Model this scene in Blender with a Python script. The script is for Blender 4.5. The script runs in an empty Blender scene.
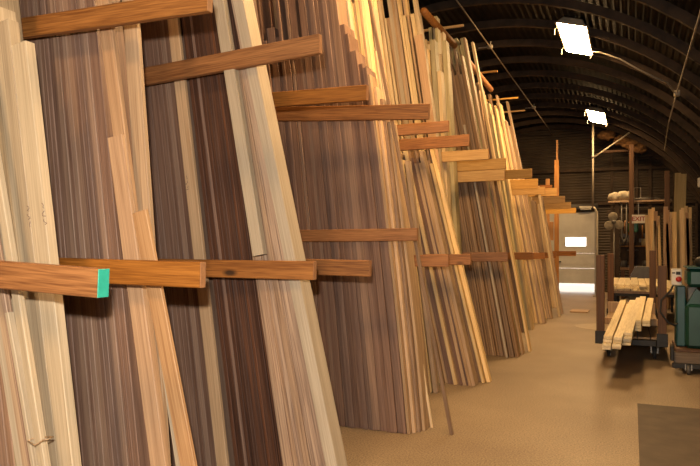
import bpy, bmesh, math, random
from mathutils import Vector, Matrix
random.seed(7)
S = bpy.context.scene
C = S.collection
PI = math.pi

# ------------------------------------------------------------------ camera, world, exposure
YAW = math.atan(282/650)
cd = bpy.data.cameras.new('camera'); cam = bpy.data.objects.new('camera', cd); C.objects.link(cam)
cam.location = (0, 0, 1.6); cam.rotation_euler = (PI/2, 0, YAW)
cd.sensor_width = 36; cd.lens = 650/700*36; cd.shift_y = 12/700; cd.clip_start = .05; cd.clip_end = 200
S.camera = cam
w = bpy.data.worlds.new('sky'); S.world = w; w.use_nodes = True
bg = w.node_tree.nodes['Background']; bg.inputs[0].default_value = (1, .97, .92, 1); bg.inputs[1].default_value = 5
vs = S.view_settings; vs.view_transform = 'Standard'; vs.look = 'None'; vs.exposure = -.2; vs.gamma = 1; vs.use_curve_mapping = False
FIX = 132.0; FIXCOL = (1.0, .62, .27, 1)
def light(name, kind, loc, power, col, rot=(0,0,0), **k):
    d = bpy.data.lights.new(name, kind); d.energy = power; d.color = col
    for a, b in k.items(): setattr(d, a, b)
    o = bpy.data.objects.new(name, d); C.objects.link(o); o.location = loc; o.rotation_euler = rot
    return o
# the photographer's flash just above the lens
light('camera_flash', 'SPOT', (-.06, -.02, 1.86), 660, (1.0, .92, .80), (math.radians(88), 0, YAW+.25), shadow_soft_size=.035, spot_size=math.radians(120), spot_blend=.6)
# unseen soft area lamp added behind the photographer, standing for an open doorway
light('added_rear_light', 'AREA', (.9, -4.8, 1.7), 150, (1.0, .89, .76), (math.radians(90), 0, math.radians(8)), shape='RECTANGLE', size=2.6, size_y=2.6)

# ------------------------------------------------------------------ materials
def new_mat(name):
    m = bpy.data.materials.new(name); m.use_nodes = True
    return m, m.node_tree.nodes, m.node_tree.links, m.node_tree.nodes['Principled BSDF']
def plain(name, col, rough=.6, metal=0, var=.12, scale=8, bump=0):
    m, N, L, P = new_mat(name)
    tc = N.new('ShaderNodeTexCoord'); n = N.new('ShaderNodeTexNoise'); n.inputs['Scale'].default_value = scale; n.inputs['Detail'].default_value = 4
    L.new(tc.outputs['Object'], n.inputs['Vector'])
    r = N.new('ShaderNodeValToRGB'); r.color_ramp.elements[0].position = .3; r.color_ramp.elements[1].position = .7
    r.color_ramp.elements[0].color = tuple(c*(1-var) for c in col)+(1,); r.color_ramp.elements[1].color = tuple(min(1, c*(1+var)) for c in col)+(1,)
    L.new(n.outputs['Fac'], r.inputs[0]); L.new(r.outputs[0], P.inputs['Base Color'])
    P.inputs['Roughness'].default_value = rough; P.inputs['Metallic'].default_value = metal
    if bump:
        b = N.new('ShaderNodeBump'); b.inputs['Strength'].default_value = bump; L.new(n.outputs['Fac'], b.inputs['Height']); L.new(b.outputs[0], P.inputs['Normal'])
    return m
def wood(name, c1, c2, var=.18, knots=.0, streak=1.0, axis='Z', rough=.62, fine=150, ks=1.0):
    """sawn timber: fine streaks running along the board, each board its own shade"""
    m, N, L, P = new_mat(name)
    tc = N.new('ShaderNodeTexCoord'); oi = N.new('ShaderNodeObjectInfo')
    mp = N.new('ShaderNodeMapping'); sc = {'Z': (1, 1, .016), 'X': (.035, 1, 1), 'Y': (1, .035, 1)}[axis]
    mp.inputs['Scale'].default_value = sc
    add = N.new('ShaderNodeVectorMath'); add.operation = 'ADD'
    mul = N.new('ShaderNodeMath'); mul.operation = 'MULTIPLY'; mul.inputs[1].default_value = 37
    L.new(oi.outputs['Random'], mul.inputs[0]); L.new(tc.outputs['Object'], add.inputs[0]); L.new(mul.outputs[0], add.inputs[1])
    L.new(add.outputs[0], mp.inputs['Vector'])
    n1 = N.new('ShaderNodeTexNoise'); n1.inputs['Scale'].default_value = fine; n1.inputs['Detail'].default_value = 3; n1.inputs['Distortion'].default_value = .3
    n2 = N.new('ShaderNodeTexNoise'); n2.inputs['Scale'].default_value = 22; n2.inputs['Detail'].default_value = 2
    L.new(mp.outputs[0], n1.inputs['Vector']); L.new(mp.outputs[0], n2.inputs['Vector'])
    mx = N.new('ShaderNodeMix'); mx.data_type = 'FLOAT'; mx.inputs[0].default_value = .36
    L.new(n1.outputs['Fac'], mx.inputs[2]); L.new(n2.outputs['Fac'], mx.inputs[3])
    r = N.new('ShaderNodeValToRGB'); e = r.color_ramp.elements
    e[0].position = .5-.14/streak; e[1].position = .5+.14/streak; e[0].color = tuple(c1)+(1,); e[1].color = tuple(c2)+(1,)
    L.new(mx.outputs[0], r.inputs[0])
    # knots: small dark ovals, rare
    vo = N.new('ShaderNodeTexVoronoi'); vo.inputs['Scale'].default_value = 2.6
    mp2 = N.new('ShaderNodeMapping'); mp2.inputs['Scale'].default_value = {'Z': (1.5, 1.5, .6), 'X': (.6, 1.5, 1.5), 'Y': (1.5, .6, 1.5)}[axis]
    L.new(add.outputs[0], mp2.inputs[0]); L.new(mp2.outputs[0], vo.inputs['Vector'])
    kr = N.new('ShaderNodeValToRGB'); kr.color_ramp.elements[0].position = .025*ks; kr.color_ramp.elements[1].position = .06*ks
    kr.color_ramp.elements[0].color = (1-knots,)*3+(1,); kr.color_ramp.elements[1].color = (1, 1, 1, 1)
    L.new(vo.outputs['Distance'], kr.inputs[0])
    km = N.new('ShaderNodeMix'); km.data_type = 'RGBA'; km.blend_type = 'MULTIPLY'; km.inputs[0].default_value = 1
    L.new(r.outputs[0], km.inputs[6]); L.new(kr.outputs[0], km.inputs[7])
    hs = N.new('ShaderNodeHueSaturation')
    vr = N.new('ShaderNodeMapRange'); vr.inputs[3].default_value = 1-var; vr.inputs[4].default_value = 1+var
    L.new(oi.outputs['Random'], vr.inputs[0]); L.new(vr.outputs[0], hs.inputs['Value'])
    m2 = N.new('ShaderNodeMath'); m2.operation = 'MULTIPLY'; m2.inputs[1].default_value = 7.13
    fr = N.new('ShaderNodeMath'); fr.operation = 'FRACT'; L.new(oi.outputs['Random'], m2.inputs[0]); L.new(m2.outputs[0], fr.inputs[0])
    v2 = N.new('ShaderNodeMapRange'); v2.inputs[3].default_value = .92; v2.inputs[4].default_value = 1.12
    L.new(fr.outputs[0], v2.inputs[0]); L.new(v2.outputs[0], hs.inputs['Saturation'])
    L.new(km.outputs[2], hs.inputs['Color']); L.new(hs.outputs[0], P.inputs['Base Color'])
    b = N.new('ShaderNodeBump'); b.inputs['Strength'].default_value = .18; b.inputs['Distance'].default_value = .002
    L.new(n1.outputs['Fac'], b.inputs['Height']); L.new(b.outputs[0], P.inputs['Normal'])
    P.inputs['Roughness'].default_value = rough
    return m
M = {}
M['walnut'] = wood('walnut', (.125, .066, .045), (.255, .152, .104), .15)
M['walnut_light'] = wood('walnut_light', (.18, .105, .068), (.32, .20, .135), .12)
M['dark'] = wood('dark_walnut', (.036, .012, .006), (.12, .048, .023), .3)
M['cream'] = wood('cream_wood', (.32, .245, .16), (.50, .40, .28), .06, .3, .8)
M['grey_cream'] = wood('grey_cream_wood', (.23, .165, .10), (.38, .29, .185), .12)
M['orange'] = wood('fir_orange', (.31, .17, .085), (.50, .31, .17), .08, .4)
M['tan'] = wood('tan_wood', (.29, .18, .10), (.50, .345, .21), .1)
M['stripe'] = wood('striped_wood', (.15, .085, .055), (.44, .30, .20), .14)
M['yellow'] = wood('yellow_wood', (.50, .33, .15), (.78, .59, .34), .2)
M['olive'] = wood('olive_wood', (.30, .23, .11), (.50, .40, .21), .2)
M['brown'] = wood('brown_wood', (.16, .088, .045), (.34, .21, .115), .2)
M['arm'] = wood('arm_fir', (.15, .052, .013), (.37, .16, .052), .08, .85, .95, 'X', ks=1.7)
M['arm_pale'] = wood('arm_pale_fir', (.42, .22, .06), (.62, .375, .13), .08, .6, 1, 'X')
M['post'] = wood('post_fir', (.30, .13, .04), (.48, .24, .08), .1, .6)
M['cart_post'] = wood('cart_post', (.060, .022, .004), (.13, .05, .010), .1, .5)
M['rail_dark'] = wood('dim_timber', (.05, .02, .006), (.10, .042, .013), .1)
M['warm_tan'] = wood('warm_tan', (.46, .28, .14), (.66, .44, .25), .05)
M['fresh'] = wood('fresh_pine', (.56, .43, .23), (.80, .66, .42), .08, .3, 1, 'Y')
M['green_paint'] = plain('green_paint', (.03, .36, .25), .5, 0, .1, 40)
M['steel'] = plain('steel', (.28, .26, .23), .5, .7)
M['rust_light'] = plain('dull_pipe', (.16, .12, .085), .6, .2)
M['rust'] = plain('rusty_steel', (.045, .027, .016), .75, .3, .4, 5)
M['pipe'] = plain('pale_pipe', (.30, .26, .20), .5, .1)
M['black'] = plain('black_iron', (.02, .018, .016), .55, .3)
M['rubber'] = plain('rubber', (.02, .02, .02), .8)
M['machine'] = plain('machine_green', (.008, .050, .034), .38, 0, .25, 4)
M['machine_blue'] = plain('machine_blue_green', (.008, .060, .062), .4, 0, .2, 4)
M['red'] = plain('red_plastic', (.35, .015, .01), .35)
M['white'] = plain('white_paint', (.62, .58, .5), .5, 0, .08)
M['dirty'] = plain('dirty_canvas', (.25, .215, .16), .9, 0, .3, 12, .3)
M['door'] = plain('door_white', (.50, .48, .44), .55, 0, .08, 3)
M['insul'] = plain('brown_insulation', (.16, .08, .03), 1, 0, .5, 14, .6)
M['grey_metal'] = plain('grey_tool_metal', (.12, .11, .1), .5, .4)
M['pencil'] = plain('pencil_mark', (.12, .07, .05), .8)
# emission for the lamps
m, N, L, P = new_mat('lamp_diffuser'); P.inputs['Base Color'].default_value = (.9, .85, .75, 1)
P.inputs['Emission Color'].default_value = FIXCOL; P.inputs['Emission Strength'].default_value = FIX; M['lamp'] = m
# window pane
m, N, L, P = new_mat('window_glass')
P.inputs['Base Color'].default_value = (.95, .96, .95, 1); P.inputs['Transmission Weight'].default_value = 1; P.inputs['Roughness'].default_value = .25; P.inputs['IOR'].default_value = 1.1; M['glass'] = m
# concrete
m, N, L, P = new_mat('concrete_floor')
tc = N.new('ShaderNodeTexCoord'); a = N.new('ShaderNodeTexNoise'); a.inputs['Scale'].default_value = .9; a.inputs['Detail'].default_value = 6
b = N.new('ShaderNodeTexNoise'); b.inputs['Scale'].default_value = 75; b.inputs['Detail'].default_value = 5
L.new(tc.outputs['Object'], a.inputs['Vector']); L.new(tc.outputs['Object'], b.inputs['Vector'])
r = N.new('ShaderNodeValToRGB'); r.color_ramp.elements[0].position = .3; r.color_ramp.elements[1].position = .72
r.color_ramp.elements[0].color = (.215, .155, .098, 1); r.color_ramp.elements[1].color = (.31, .235, .155, 1); L.new(a.outputs['Fac'], r.inputs[0])
r2 = N.new('ShaderNodeValToRGB'); r2.color_ramp.elements[0].position = .35; r2.color_ramp.elements[1].position = .6
r2.color_ramp.elements[0].color = (.55, .50, .44, 1); r2.color_ramp.elements[1].color = (1.12, 1.12, 1.12, 1); L.new(b.outputs['Fac'], r2.inputs[0])
mm = N.new('ShaderNodeMix'); mm.data_type = 'RGBA'; mm.blend_type = 'MULTIPLY'; mm.inputs[0].default_value = 1
L.new(r.outputs[0], mm.inputs[6]); L.new(r2.outputs[0], mm.inputs[7]); L.new(mm.outputs[2], P.inputs['Base Color']); P.inputs['Roughness'].default_value = .55
bb = N.new('ShaderNodeBump'); bb.inputs['Strength'].default_value = .09; bb.inputs['Distance'].default_value = .004; L.new(b.outputs['Fac'], bb.inputs['Height']); L.new(bb.outputs[0], P.inputs['Normal'])
M['concrete'] = m
# dark mat
M['mat'] = plain('dark_mat', (.075, .052, .036), .7, 0, .25, 5, .05)
# corrugated sheet for the end walls
m, N, L, P = new_mat('corrugated_sheet')
tc = N.new('ShaderNodeTexCoord'); wv = N.new('ShaderNodeTexWave'); wv.bands_direction = 'Z'; wv.inputs['Scale'].default_value = 3.4
L.new(tc.outputs['Object'], wv.inputs['Vector'])
nn = N.new('ShaderNodeTexNoise'); nn.inputs['Scale'].default_value = 1.4; nn.inputs['Detail'].default_value = 6; L.new(tc.outputs['Object'], nn.inputs['Vector'])
r = N.new('ShaderNodeValToRGB'); r.color_ramp.elements[0].position = .3; r.color_ramp.elements[1].position = .7
r.color_ramp.elements[0].color = (.018, .011, .006, 1); r.color_ramp.elements[1].color = (.055, .036, .02, 1); L.new(nn.outputs['Fac'], r.inputs[0]); L.new(r.outputs[0], P.inputs['Base Color'])
bb = N.new('ShaderNodeBump'); bb.inputs['Strength'].default_value = .9; bb.inputs['Distance'].default_value = .02; L.new(wv.outputs['Fac'], bb.inputs['Height']); L.new(bb.outputs[0], P.inputs['Normal'])
P.inputs['Roughness'].default_value = .7; M['sheet'] = m
M['roof'] = plain('roof_sheet', (.013, .009, .006), .9, 0, .45, 1.6)

M['roof'].node_tree.nodes['Principled BSDF'].inputs['Specular IOR Level'].default_value = .1
# ------------------------------------------------------------------ mesh helpers
def link(name, bm, mat=None, parent=None, smooth=False, loc=None):
    me = bpy.data.meshes.new(name); bm.normal_update(); bm.to_mesh(me); bm.free()
    if smooth:
        for p in me.polygons: p.use_smooth = True
    if mat is not None:
        for x in (mat if isinstance(mat, (list, tuple)) else [mat]): me.materials.append(x)
    o = bpy.data.objects.new(name, me); C.objects.link(o)
    if parent: o.parent = parent
    if loc: o.location = loc
    return o
def tag(o, label=None, cat=None, group=None, kind=None):
    if label: o['label'] = label
    if cat: o['category'] = cat
    if group: o['group'] = group
    if kind: o['kind'] = kind
    return o
def empty(name, loc, label, cat, group=None, rz=0):
    o = bpy.data.objects.new(name, None); C.objects.link(o); o.location = loc; o.rotation_euler = (0, 0, rz); o.empty_display_size = .1
    return tag(o, label, cat, group)
def box(bm, x0, x1, y0, y1, z0, z1, ch=0, rot=None, mi=0):
    r = bmesh.ops.create_cube(bm, size=1); vs_ = r['verts']
    for v in vs_:
        v.co = Vector(((x0+x1)/2+v.co.x*(x1-x0), (y0+y1)/2+v.co.y*(y1-y0), (z0+z1)/2+v.co.z*(z1-z0)))
    fs = list({f for v in vs_ for f in v.link_faces})
    for f in fs: f.material_index = mi
    if ch:
        es = list({e for v in vs_ for e in v.link_edges})
        rr = bmesh.ops.bevel(bm, geom=es, offset=ch, segments=1, affect='EDGES')
        vs_ = rr['verts']
    if rot is not None: bmesh.ops.transform(bm, matrix=rot, verts=list(set(vs_)))
    return vs_
def tube(bm, pts, r, n=8, caps=True):
    pts = [Vector(p) for p in pts]; rings = []
    for i, p in enumerate(pts):
        t = (pts[min(i+1, len(pts)-1)]-pts[max(i-1, 0)]).normalized()
        a = t.orthogonal().normalized() if i == 0 else (a - t*a.dot(t)).normalized()
        b = t.cross(a); rr = r[i] if isinstance(r, (list, tuple)) else r
        rings.append([bm.verts.new(p+(a*math.cos(2*PI*k/n)+b*math.sin(2*PI*k/n))*rr) for k in range(n)])
    for i in range(len(rings)-1):
        for k in range(n): bm.faces.new((rings[i][k], rings[i][(k+1) % n], rings[i+1][(k+1) % n], rings[i+1][k]))
    if caps: bm.faces.new(rings[0][::-1]); bm.faces.new(rings[-1])
def lathe(bm, prof, n=20, c=(0, 0, 0), axis='Z'):
    rings = []
    for r, z in prof:
        ring = []
        for k in range(n):
            a = 2*PI*k/n; p = (r*math.cos(a), r*math.sin(a), z)
            if axis == 'X': p = (p[2], p[0], p[1])
            if axis == 'Y': p = (p[0], p[2], p[1])
            ring.append(bm.verts.new(Vector(p)+Vector(c)))
        rings.append(ring)
    for i in range(len(rings)-1):
        for k in range(n): bm.faces.new((rings[i][k], rings[i][(k+1) % n], rings[i+1][(k+1) % n], rings[i+1][k]))
    bm.faces.new(rings[0][::-1]); bm.faces.new(rings[-1])
def prism(bm, poly, y0, y1):
    a = [bm.verts.new((x, y0, z)) for x, z in poly]; b = [bm.verts.new((x, y1, z)) for x, z in poly]; n = len(a)
    bm.faces.new(a); bm.faces.new(b[::-1])
    for i in range(n): bm.faces.new((a[i], b[i], b[(i+1) % n], a[(i+1) % n]))
def ratio(px):            # x/y of the vertical plane through a picture column
    u = (px-350)/650; s, c = math.sin(YAW), math.cos(YAW)
    return (-s+c*u)/(c+s*u)

# ------------------------------------------------------------------ the building
XC, ZC, R = -2.6, .4, 5.35
Y0, Y1 = -6.5, 23.6
def arch_z(x, r=R): return ZC+math.sqrt(max(0, r*r-(x-XC)**2))
bm = bmesh.new(); box(bm, -8.6, 3.4, Y0-.5, 45, -.2, 0); tag(link('floor', bm, M['concrete']), kind='structure')
# corrugated vault
bm = bmesh.new(); nseg = 760; prev = None
A0 = -math.asin(ZC/R)
for i in range(nseg+1):
    a = A0+(PI-2*A0)*i/nseg; rr = R+.008*math.cos(2*PI*i/5)
    v = [bm.verts.new((XC+rr*math.cos(a), y, max(0, ZC+rr*math.sin(a)))) for y in (Y0-.2, Y1+.1)]
    if prev: bm.faces.new((prev[0], prev[1], v[1], v[0]))
    prev = v
ro = link('ceiling', bm, M['roof'], smooth=True); tag(ro, kind='structure')
sm = ro.modifiers.new('thick', 'SOLIDIFY'); sm.thickness = -.03
# ribs
ry = -5.5; k = 0
while ry < Y1-.3:
    bm = bmesh.new(); seg = 40; rings = []
    for i in range(seg+1):
        a = A0+.01+(PI-2*A0-.02)*i/seg
        rings.append([bm.verts.new((XC+q*math.cos(a), ry+dy, max(.002, ZC+q*math.sin(a)))) for q, dy in ((R-.015, -.035), (R-.015, .035), (R-.15, .035), (R-.15, -.035))])
    for i in range(seg):
        for j in range(4): bm.faces.new((rings[i][j], rings[i][(j+1) % 4], rings[i+1][(j+1) % 4], rings[i+1][j]))
    bm.faces.new(rings[0][::-1]); bm.faces.new(rings[-1])
    tag(link('trim_%d' % (k+1), bm, M['rust']), kind='structure'); ry += 1.25; k += 1
# end walls, the far one with the opening of the roll-up door
DX0, DX1, DZ = -3.75, ratio(595)*Y1, 2.72
def endwall(name, y, openings):
    bm = bmesh.new(); xs = sorted({XC-R+.02+i*(2*R-.04)/60 for i in range(61)} | {o for q in openings for o in q[:2]})
    for a, b in zip(xs, xs[1:]):
        zl = 0
        for o in openings:
            if a >= o[0]-1e-6 and b <= o[1]+1e-6: zl = o[2]
        for yy in (y, y+.12):
            bm.faces.new([bm.verts.new(p) for p in ((a, yy, zl), (b, yy, zl), (b, yy, arch_z(b)), (a, yy, arch_z(a)))])
        bm.faces.new([bm.verts.new(p) for p in ((a, y, zl), (b, y, zl), (b, y+.12, zl), (a, y+.12, zl))])
    for o in openings:
        for x in o[:2]: bm.faces.new([bm.verts.new(p) for p in ((x, y, 0), (x, y+.12, 0), (x, y+.12, o[2]), (x, y, o[2]))])
    tag(link(name, bm, M['sheet']), kind='structure')
endwall('wall_far', Y1, [(DX0, DX1, DZ)])
endwall('wall_near', Y0, [])
# wall studs and rails on the far wall
n = k
for x in (-.62, .15, .55, 1.25, 1.9):
    n += 1; bm = bmesh.new(); box(bm, x-.045, x+.045, Y1-.09, Y1, 0, arch_z(x)-.2, .004); tag(link('trim_%d' % n, bm, M['rust']), kind='structure')
for z in (2.95, 4.1):
    n += 1; bm = bmesh.new(); hw = math.sqrt(R*R-(z-ZC)**2)-.2; box(bm, XC-hw, XC+hw, Y1-.13, Y1-.09, z, z+.1, .004); tag(link('trim_%d' % n, bm, M['rust']), kind='structure')
# the roll-up door, raised a hand's breadth
d = empty('door_1', (0, Y1+.02, 0), None, None); d['kind'] = 'structure'
wx0, wx1, wz0, wz1 = ratio(565.5)*Y1, ratio(586)*Y1, 1.56, 1.86
zs = [.2, .72, 1.22, 1.52, 1.9, 2.32, 2.72]
zs = [.28, .80, 1.32, 2.06, 2.72]
for i, (za, zb) in enumerate(zip(zs, zs[1:])):
    bm = bmesh.new()
    if za < wz0 < zb:
        box(bm, DX0, wx0, 0, .04, za, zb); box(bm, wx1, DX1, 0, .04, za, zb); box(bm, wx0, wx1, 0, .04, za, wz0); box(bm, wx0, wx1, 0, .04, wz1, zb)
    else:
        nb = 4; h = (zb-za-.008)/nb
        for q in range(nb):
            yy = 0 if q % 2 else .012
            box(bm, DX0, DX1, yy, .04, za+q*h, za+(q+1)*h)
    box(bm, DX0, DX1, -.006, 0, zb-.02, zb-.002, .002)
    link('door_panel', bm, M['door'], d)
bm = bmesh.new(); t_ = .035
for a_ in ((wx0-t_, wx1+t_, wz1, wz1+t_), (wx0-t_, wx1+t_, wz0-t_, wz0), (wx0-t_, wx0, wz0, wz1), (wx1, wx1+t_, wz0, wz1)): box(bm, a_[0], a_[1], -.015, 0, a_[2], a_[3], .003)
fr = link('window_frame', bm, M['white'], d)
bm = bmesh.new(); box(bm, wx0, wx1, .015, .021, wz0, wz1); link('pane', bm, M['glass'], fr)
bm = bmesh.new(); box(bm, -2.45, -2.25, -.05, -.005, 1.0, 1.04, .004); box(bm, -2.45, -2.42, -.05, 0, .97, 1.07); link('door_handle', bm, M['black'], d)
for x in (DX0-.02, DX1+.03):
    bm = bmesh.new(); box(bm, x-.04, x+.04, -.1, -.03, 0, 2.85, .004); link('door_track', bm, M['steel'], d)
bm = bmesh.new(); lathe(bm, [(.09, DX0), (.09, DX1+.1)], 16, (0, -.12, 2.92), 'X'); link('roller', bm, M['grey_metal'], d, True)
# small lamp over the door
e = empty('door_lamp', (ratio(586)*Y1, Y1-.16, 2.82), 'small pale lamp just above the roll-up door', 'lamp')
bm = bmesh.new(); box(bm, -.2, .2, -.05, .05, .03, .1, .01); link('housing', bm, M['white'], e)
bm = bmesh.new(); lathe(bm, [(.02, -.17), (.03, -.16), (.03, .16), (.02, .17)], 10, (0, 0, .0), 'X'); link('tube', bm, M['white'], e, True)

# ------------------------------------------------------------------ ceiling lamps
LX, LZ = -.935, 5.28
def fixture(y, label):
    e = empty('ceiling_light', (LX, y, LZ), label, 'ceiling light', 'fluorescent lights along the vault')
    e.rotation_euler = (0, math.radians(16), 0)
    bm = bmesh.new(); poly = [(-.27, .0), (-.16, .12), (.16, .12), (.27, 0), (.25, 0), (.15, .105), (-.15, .105), (-.25, 0)]
    prism(bm, poly, -.88, .88)
    for yy in (-.88, .868): prism(bm, [(-.27, 0), (-.16, .12), (.16, .12), (.27, 0)], yy, yy+.012)
    link('reflector_housing', bm, M['tan'] if False else M['dirty'], e)
    bm = bmesh.new(); prism(bm, [(-.245, .01), (-.2, -.012), (.2, -.012), (.245, .01)], -.865, .865); link('diffuser', bm, M['lamp'], e)
    for yy in (-.7, .7):
        bm = bmesh.new()
        zt = .20
        tube(bm, [(0, yy, .11), (.03, yy, zt*.5), (0, yy, zt)], .006, 6); link('hanger', bm, M['steel'], e)
    for xx, yy in ((-.26, -.6), (.26, .6), (-.26, .65)):
        bm = bmesh.new(); tube(bm, [(xx, yy, .02), (xx*1.12, yy, -.04), (xx*1.02, yy, -.13)], .008, 6); link('diffuser_clip', bm, M['pipe'], e)
fixture(12.3, 'nearest fluorescent light glowing high over the aisle')
fixture(20.0, 'second fluorescent light, farther down the aisle')
fixture(5.05, 'fluorescent light overhead out of view near the photographer')
fixture(-2.4, 'fluorescent light behind the photographer')

# conduits and wires on the vault
def pipe(name, pts, r, mat, label, cat, n=8):
    bm = bmesh.new(); tube(bm, pts, r, n); return tag(link(name, bm, mat, smooth=True), label, cat)
e = empty('conduit', (-2.5, 5, 5.40), 'long straight conduit under the vault above the rack tops', 'conduit')
bm = bmesh.new(); tube(bm, [(0, 0, 0), (0, 18.4, 0)], .013, 8); link('conduit_tube', bm, M['rust_light'], e, True)
for y in (7.5, 13.5):
    bm = bmesh.new(); lathe(bm, [(.05, -.03), (.06, -.02), (.06, .02), (.05, .03)], 14, (0, y, 0)); 
    j = link('junction_box', bm, M['pipe'], e, True)
    bm = bmesh.new(); tube(bm, [(-.22, y, .0), (0, y, 0), (.02, y, .1)], .012, 6); link('stub_pipe', bm, M['pipe'], j)
e = empty('electrical_conduit', (.74, 3, 4.34), 'thin conduit running along the right side of the vault', 'conduit')
bm = bmesh.new(); tube(bm, [(0, 0, 0), (0, 5, .0), (0, 10.07, 0), (-.02, 12.5, -.12), (.05, 16, -.25)], .013, 8); link('conduit_tube', bm, M['pipe'], e, True)
bm = bmesh.new(); box(bm, -.05, .05, 10.02, 10.12, -.06, .04, .01); link('junction_box', bm, M['pipe'], e)
cpts = [(-.78, 12.9, 5.22), (-.54, 12.9, 5.17), (-.2, 12.95, 5.02), (.08, 13.0, 4.83), (.38, 13.1, 4.66), (.6, 13.3, 4.58), (.70, 13.6, 4.50), (.76, 13.9, 4.50)]
pipe('light_cable', [(x_*.945, y_*.945, 1.6+(z_-1.6)*.945) for x_, y_, z_ in cpts], .014, M['pipe'], 'pale cable sagging from the nearest ceiling light to the junction box', 'cable')
# pale pipe column with a brace
e = empty('pipe_column', (ratio(593)*21.5, 21.5, 0), 'slim pale pipe column with slanting brace beside the roll-up door', 'column')
bm = bmesh.new(); tube(bm, [(0, 0, 2.75), (0, 0, arch_z(ratio(593)*21.5)-.1)], .032, 10); link('upper_pipe', bm, M['pipe'], e, True)
bm = bmesh.new(); tube(bm, [(0, 0, 0), (.1, 0, .02), (.12, 0, .1), (.12, 0, 2.62), (.06, 0, 2.72), (0, 0, 2.78)], .032, 10); link('lower_pipe', bm, M['pipe'], e, True)
bm = bmesh.new(); tube(bm, [(0, 0, 4.3), (1.05, 0, 5.02)], .024, 8); link('brace', bm, M['pipe'], e, True)
bm = bmesh.new(); tube(bm, [(.0, 0, 4.3), (0, 0, 4.38)], .05, 10); link('clamp', bm, M['steel'], e, True)

# ------------------------------------------------------------------ floor mat
bm = bmesh.new(); box(bm, .05, 2.3, 3.2, 7.15, 0.001, .008, .003)
tag(link('floor_mat', bm, M['mat']), 'large dark rectangular mat on the concrete floor at lower right', 'mat')
bm = bmesh.new(); lathe(bm, [(.55, .001), (.55, .004), (.52, .005)], 40, (0, 0, 0)); o = link('floor_patch', bm, plain('pale_patch', (.335, .255, .17), .6), smooth=False, loc=(-.5, 13.6, 0)); tag(o, 'faint pale round patch on the concrete in the aisle', 'floor patch')  # thin disc slightly paler than the concrete around it

# ------------------------------------------------------------------ the rack: posts, arms
ARMW = .04
def arm(y, xe, zt, h, tilt, mat, label, w=ARMW, green=False, level='lower'):
    """xe: aisle end, zt: top height at the end, tilt: drop per metre towards the aisle"""
    Ln = xe+4.02
    e = empty('rack_rail', (xe, y, zt-h), label, 'rack arm', level+' rack arms reaching over the aisle side')
    e.rotation_euler = (0, math.atan(tilt), 0)
    bm = bmesh.new(); nsg = 10; rings = []
    ch = .004
    for i in range(nsg+1):
        x = -Ln*i/nsg; sag = -.006*math.sin(PI*i/nsg)
        rings.append([bm.verts.new((x, yy, zz+sag)) for yy, zz in ((ch, 0), (w-ch, 0), (w, ch), (w, h-ch), (w-ch, h), (ch, h), (0, h-ch), (0, ch))])
    for i in range(nsg):
        for j in range(8): bm.faces.new((rings[i][j], rings[i+1][j], rings[i+1][(j+1) % 8], rings[i][(j+1) % 8]))
    bm.faces.new(rings[0][::-1]); bm.faces.new(rings[-1])
    bmesh.ops.recalc_face_normals(bm, faces=bm.faces)
    link('timber', bm, mat, e)
    bm = bmesh.new(); box(bm, 0.0005, .004, .001, w-.001, .001, h-.001, .001); c = link('painted_end' if green else 'end_grain', bm, M['green_paint'] if green else M['end'], e)
    if green: c['label'] = 'bright green painted end of the arm'
    for zz in (.3, .7):
        bm = bmesh.new(); lathe(bm, [(.012, -.008), (.012, 0), (.008, .002)], 6, (-Ln+.12, -.0, h*zz), 'Y'); link('bolt', bm, M['black'], e)
    return e
M['end'] = plain('end_grain', (.34, .15, .055), .8, 0, .15, 60)
LOW = [  # y, px end, z top, h, tilt
 (1.77, 108, 1.515, .105, .05, 'nearest lower rack arm, its end painted bright green'),
 (2.35, 205, 1.526, .115, .02, 'lower rack arm ending just right of the green-ended one, knot near its end'),
 (3.40, 316, 1.505, .110, .01, 'long lower rack arm crossing the dark walnut boards and striped boards'),
 (4.28, 371, 1.490, .115, .02, 'lower rack arm ending in front of the big walnut pack'),
 (5.12, 418, 1.740, .105, .0, 'slightly higher mid-level rack arm against the big walnut pack'),
 (6.42, 449, 1.500, .120, .0, 'lower rack arm coming out just past the big walnut pack'),
 (7.08, 471, 1.500, .120, .0, 'lower rack arm just behind the one past the big walnut pack'),
 (9.15, 508, 1.500, .130, .0, 'lower rack arm before the dark thin-board pack'),
 (11.9, 533, 1.470, .130, .0, 'lower rack arm beyond the dark thin-board pack'),
 (13.4, 545, 1.450, .130, .0, 'lower rack arm between the two far yellow packs'),
 (16.5, 556, 1.420, .140, .0, 'lower rack arm second from the far end'),
 (20.6, 576, 1.420, .150, .0, 'farthest lower rack arm, standing out before the roll-up door')]
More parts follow.
